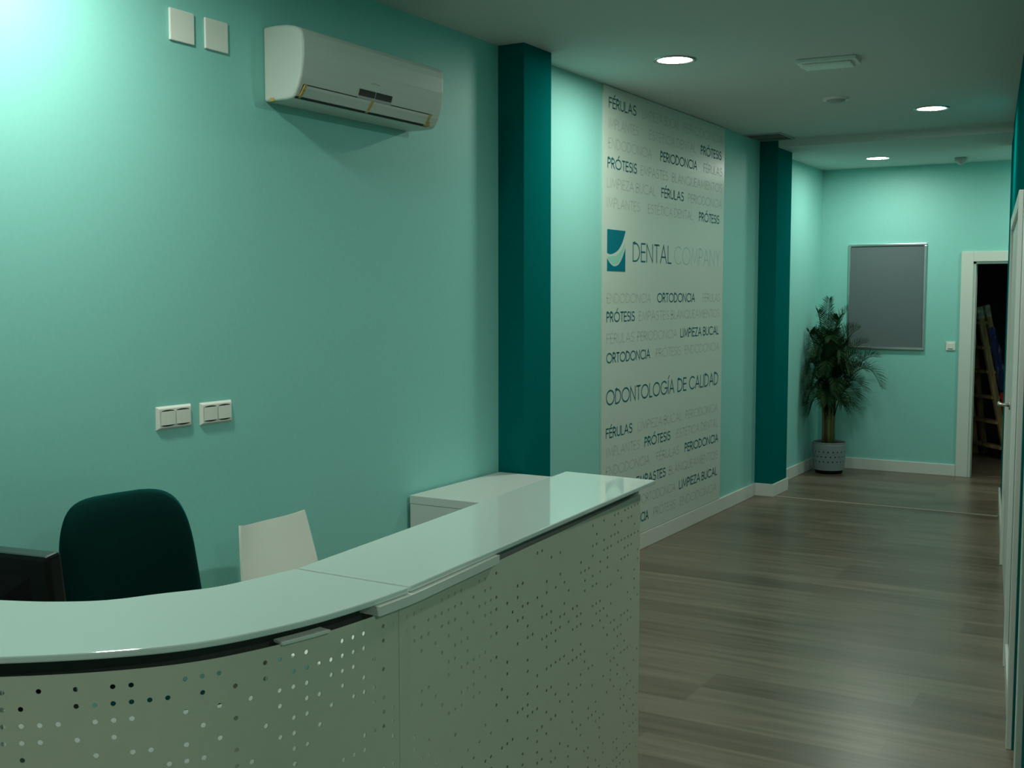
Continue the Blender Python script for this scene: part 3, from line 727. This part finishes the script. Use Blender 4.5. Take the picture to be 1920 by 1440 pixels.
# ------------------------------------------------------------------ potted palm
PXc, PYc = .205, 10.62
pot = thing('plant_pot', 'grey blue round plant pot with rows of small holes in the back corner', 'plant pot', (PXc, PYc, 0))
def potmap(u, v):
    r = .135 + .016 * min(1, v / .2) - (.004 if v > .27 else 0)
    return (r * math.cos(u), r * math.sin(u), v)
us = [2 * PI * (k + .5) / 44 for k in range(44)]; vs = [.045, .068, .091, .114, .137, .160, .183, .206, .229, .252, .275]
ph = {(k, j) for j, s in ((3, 0), (5, 1), (7, 0)) for k in range(44) if (k + s) % 2 == 0}
bm = BM(); cache = {}
stp = 2 * PI / 44
for i, u in enumerate(us):
    for j, v in enumerate(vs):
        u0, u1 = u - stp / 2, u + stp / 2; v0 = v - .0115; v1 = v + .0115
        ring = [(u1, v), (u1, v1), (u, v1), (u0, v1), (u0, v), (u0, v0), (u, v0), (u1, v0)]
        if (i, j) in ph:
            O = [bm.verts.new(potmap(*q)) for q in ring]; Hh = [bm.verts.new(potmap(u + .048 * math.cos(k * PI / 4 + (0 if k % 2 else 0)), v + .0065 * math.sin(k * PI / 4))) for k in range(8)]
            for k in range(8): bm.faces.new((O[k], O[(k + 1) % 8], Hh[(k + 1) % 8], Hh[k]))
        else: bm.faces.new([bm.verts.new(potmap(*q)) for q in ring])
bmesh.ops.remove_doubles(bm, verts=bm.verts, dist=.0005)
obj('pot_wall', bm, M['pot'], pot, solid=.003, off=0)
obj('inner_liner', lathe(BM(), [(0, .03), (.122, .03), (.138, .255), (.134, .255), (.12, .04), (0, .04)], 40), M['black_matt'], pot, smooth=True)
obj('pot_base', lathe(BM(), [(0, 0), (.118, 0), (.125, .012), (.13, .034), (0, .034)], 40), M['black_matt'], pot, smooth=True, label='dark base of the pot')
obj('rim', lathe(BM(), [(.1455, .283), (.1455, .290), (.151, .290), (.153, .284), (.151, .278)], 44), M['pot'], pot, smooth=True)

palm = thing('areca_palm', 'bushy dark green palm with arching fronds growing in the grey corner pot', 'plant', (PXc, PYc, .05))
obj('soil', lathe(BM(), [(0, .215), (.125, .205), (.125, .19), (0, .19)], 32), M['soil'], palm, smooth=True)
rnd = random.Random(11)
stems = []
for k in range(9):
    a = 2 * PI * k / 9 + rnd.random(); r0 = .015 + .038 * rnd.random(); r1 = r0 * 1.25 + .01
    h = .5 + .25 * rnd.random()
    pts = [(r0 * math.cos(a), r0 * math.sin(a), .2), (r0 * 1.05 * math.cos(a), r0 * 1.05 * math.sin(a), .4), (r1 * math.cos(a), r1 * math.sin(a), .2 + h)]
    stems.append(pts)
    obj('stem', tube(BM(), pts, [.016, .013, .009], 8), M['stem'], palm, smooth=True)
def clampv(p):
    w_ = Vector((p.x + PXc, p.y + PYc, p.z + .05))
    w_.x = max(w_.x, .02 + .012 * (p.z % .3)); w_.y = min(w_.y, YB - .03); w_.z = max(w_.z, .3)
    return Vector((w_.x - PXc, w_.y - PYc, w_.z - .05))
def frond(tip, peak, base=None, leaf=.14, n=38, wid=.007, droop=.06):
    """tip and peak relative to pot centre; rachis is a bezier base->peak->tip"""
    if base is None:
        b = rnd.choice(stems)[1]; base = Vector((b[0], b[1], .42 + .12 * rnd.random()))
    B0, B1, B2 = Vector(base), Vector(peak), Vector(tip)
    ctrl = 2 * B1 - .5 * (B0 + B2)
    bez = lambda t_: (1 - t_) ** 2 * B0 + 2 * t_ * (1 - t_) * ctrl + t_ * t_ * B2
    bm = BM()
    tube(bm, [clampv(bez(k / 14)) for k in range(15)], [.0065 - .005 * k / 14 for k in range(15)], 6)
    for i in range(n):
        t_ = .28 + .72 * (i + .5) / n; p = bez(t_); tg = (bez(min(1, t_ + .02)) - bez(t_ - .02)).normalized()
        side = tg.cross(Vector((0, 0, 1)))
        side = side.normalized() if side.length > .1 else Vector((1, 0, 0))
        nrm = side.cross(tg).normalized()
        for sg in (-1, 1):
            Lf = leaf * (.55 + .75 * math.sin(PI * min(1, .12 + t_ * .86))) * (.85 + .3 * rnd.random()) * (1 if t_ < .97 else .7)
            d = (tg * (.42 + .55 * t_ * t_) + side * sg * (1.0 - .45 * t_) + nrm * (.42 + .25 * rnd.random())).normalized()
            q0 = p; q1 = p + d * Lf * .35; q2 = p + d * Lf * .7 + Vector((0, 0, -droop * Lf)); q3 = p + d * Lf + Vector((0, 0, -droop * 3.2 * Lf))
            wv = d.cross(nrm).normalized()
            ws = [wid * .35, wid, wid * .8, .0006]
            L1 = [bm.verts.new(clampv(q + wv * a_ / 2)) for q, a_ in zip((q0, q1, q2, q3), ws)]
            L2 = [bm.verts.new(clampv(q - wv * a_ / 2)) for q, a_ in zip((q0, q1, q2, q3), ws)]
            for k in range(3): bm.faces.new((L1[k], L1[k + 1], L2[k + 1], L2[k]))
    obj('frond', bm, M['leaf'], palm)
F = [ # tip, peak (relative to pot centre at floor + .05)
 ((-.10, -.10, 1.44), (-.06, -.05, 1.12)), ((-.03, .02, 1.56), (-.03, .0, 1.1)), ((.13, .06, 1.46), (.03, .03, 1.15)), ((.10, -.14, 1.38), (.03, -.06, 1.15)),
 ((-.15, -.18, 1.25), (-.11, -.08, 1.05)), ((-.17, -.22, .88), (-.12, -.10, .95)), ((-.16, -.25, .60), (-.09, -.12, .74)), ((.42, .0, 1.03), (.23, .0, .94)),
 ((.46, -.04, .77), (.27, -.02, .92)), ((.27, -.06, .66), (.15, -.04, .74)), ((.22, .12, 1.28), (.10, .05, 1.08)), ((.05, -.22, 1.20), (.02, -.13, 1.12)),
 ((.14, -.20, 1.02), (.08, -.13, 1.05)), ((-.06, -.25, 1.05), (-.04, -.14, 1.08)), ((.22, -.20, .90), (.12, -.12, .95)), ((.02, -.26, .88), (.01, -.15, .98)),
 ((-.12, .18, 1.20), (-.08, .10, 1.05)), ((.22, .2, 1.0), (.12, .12, .95)), ((-.10, -.28, .80), (-.06, -.16, .92)), ((.12, -.26, .74), (.07, -.15, .84)),
 ((.24, -.16, .60), (.13, -.10, .72)), ((-.13, -.22, .52), (-.08, -.14, .66)), ((.05, -.30, .62), (.03, -.18, .74)), ((.30, .05, .72), (.16, .03, .80)), ((.33, -.10, .92), (.17, -.06, .90)),
 ((-.15, -.12, .74), (-.10, -.06, .82)), ((.16, -.24, .62), (.09, -.14, .72)), ((.10, .16, .80), (.06, .09, .86)), ((-.05, -.28, .68), (-.03, -.17, .80)), ((.05, -.08, 1.22), (.02, -.04, 1.05)), ((.18, .02, 1.30), (.07, .01, 1.08)),
 ((.30, .10, 1.16), (.14, .05, 1.00)), ((.0, .22, 1.15), (0, .12, 1.0)), ((.20, -.10, 1.12), (.10, -.06, 1.05)), ((-.14, -.05, 1.02), (-.10, -.03, .98)),
]
for tip, pk in F: frond(tip, pk)
for k in range(9):      # younger fronds filling the middle of the bush
    a = rnd.uniform(-PI, .3); r = rnd.uniform(.12, .24); z = rnd.uniform(.62, 1.18)
    frond((r * math.cos(a), r * math.sin(a), z - rnd.uniform(.0, .12)), (r * .55 * math.cos(a), r * .55 * math.sin(a), z), leaf=.15, n=26)

# ------------------------------------------------------------------ step ladder and cloths in the store room
LLOC, LROT = (1.165, 12.32, 0), math.radians(-50)
lad = thing('step_ladder', 'old wooden step ladder standing in the dark store room', 'ladder', LLOC, LROT)
def beam(bm, a, b, w_, d_):
    a, b = Vector(a), Vector(b); t_ = (b - a).normalized(); u = Vector((1, 0, 0)); u = (u - t_ * u.dot(t_)).normalized(); v = t_.cross(u)
    ra = [bm.verts.new(p + u * sx * w_ / 2 + v * sy * d_ / 2) for p in (a, b) for sx, sy in ((-1, -1), (1, -1), (1, 1), (-1, 1))]
    bm.faces.new(ra[3::-1]); bm.faces.new(ra[4:])
    for k in range(4): bm.faces.new((ra[k], ra[(k + 1) % 4], ra[4 + (k + 1) % 4], ra[4 + k]))
    return bm
H_ = 1.52
for sg in (-1, 1):
    obj('front_stile', beam(BM(), (sg * .28, .26, 0), (sg * .16, .0, H_ - .11), .032, .06), M['wood'], lad)
    obj('rear_leg', beam(BM(), (sg * .27, .36, 0), (sg * .15, .085, H_ - .09), .035, .05), M['wood'], lad)
    obj('stile_tip', beam(BM(), (sg * .16, .0, H_ - .11), (sg * .151, -.02, H_ + .005), .034, .062), M['wood_paint'], lad)
    obj('stile_tip', beam(BM(), (sg * .15, .085, H_ - .09), (sg * .142, .065, H_ + .025), .037, .052), M['wood_paint'], lad)
for k, z in enumerate((.12, .375, .625, .88, 1.12, 1.37)):
    f = z / H_; hw = .28 + (.16 - .28) * f; y = .26 * (1 - f)
    obj('step', box(BM(), -hw, hw, y - .06, y + .05, z - .014, z + .014), M['wood'], lad, bevel=.003)
def drape(name, z0, z1, m, label, cat, wdt, amp):
    t = thing(name, label, cat, LLOC, LROT)
    bm = BM(); nu, nv = 12, 18; g_ = []
    for j in range(nv + 1):
        z = z1 + (z0 - z1) * j / nv; f = z / (H_ - .09); cx = .27 + (.15 - .27) * f; cy = .36 + (.085 - .36) * f
        row = []
        for k in range(nu + 1):
            u = -1 + 2 * k / nu
            wv = wdt * (.75 + .4 * (1 - f)) + .007 * math.sin(j * 1.3)
            row.append(bm.verts.new((cx + .032 + .02 * (1 - u * u) + amp * math.sin(u * 5 + j * .5), cy + u * wv, z - .02 * abs(u))))
        g_.append(row)
    for a, b in zip(g_[:-1], g_[1:]):
        for k in range(nu): bm.faces.new((a[k], a[k + 1], b[k + 1], b[k]))
    o = obj('cloth', bm, m, t, smooth=True, solid=.006, off=0)
    return t
drape('draped_cloth', .70, 1.33, M['cloth_blue'], 'dark blue cloth hanging from the wooden step ladder', 'cloth', .055, .008)
drape('draped_cloth', .40, .682, M['cloth_red'], 'bright red cloth hanging below the blue one on the ladder', 'cloth', .055, .007)
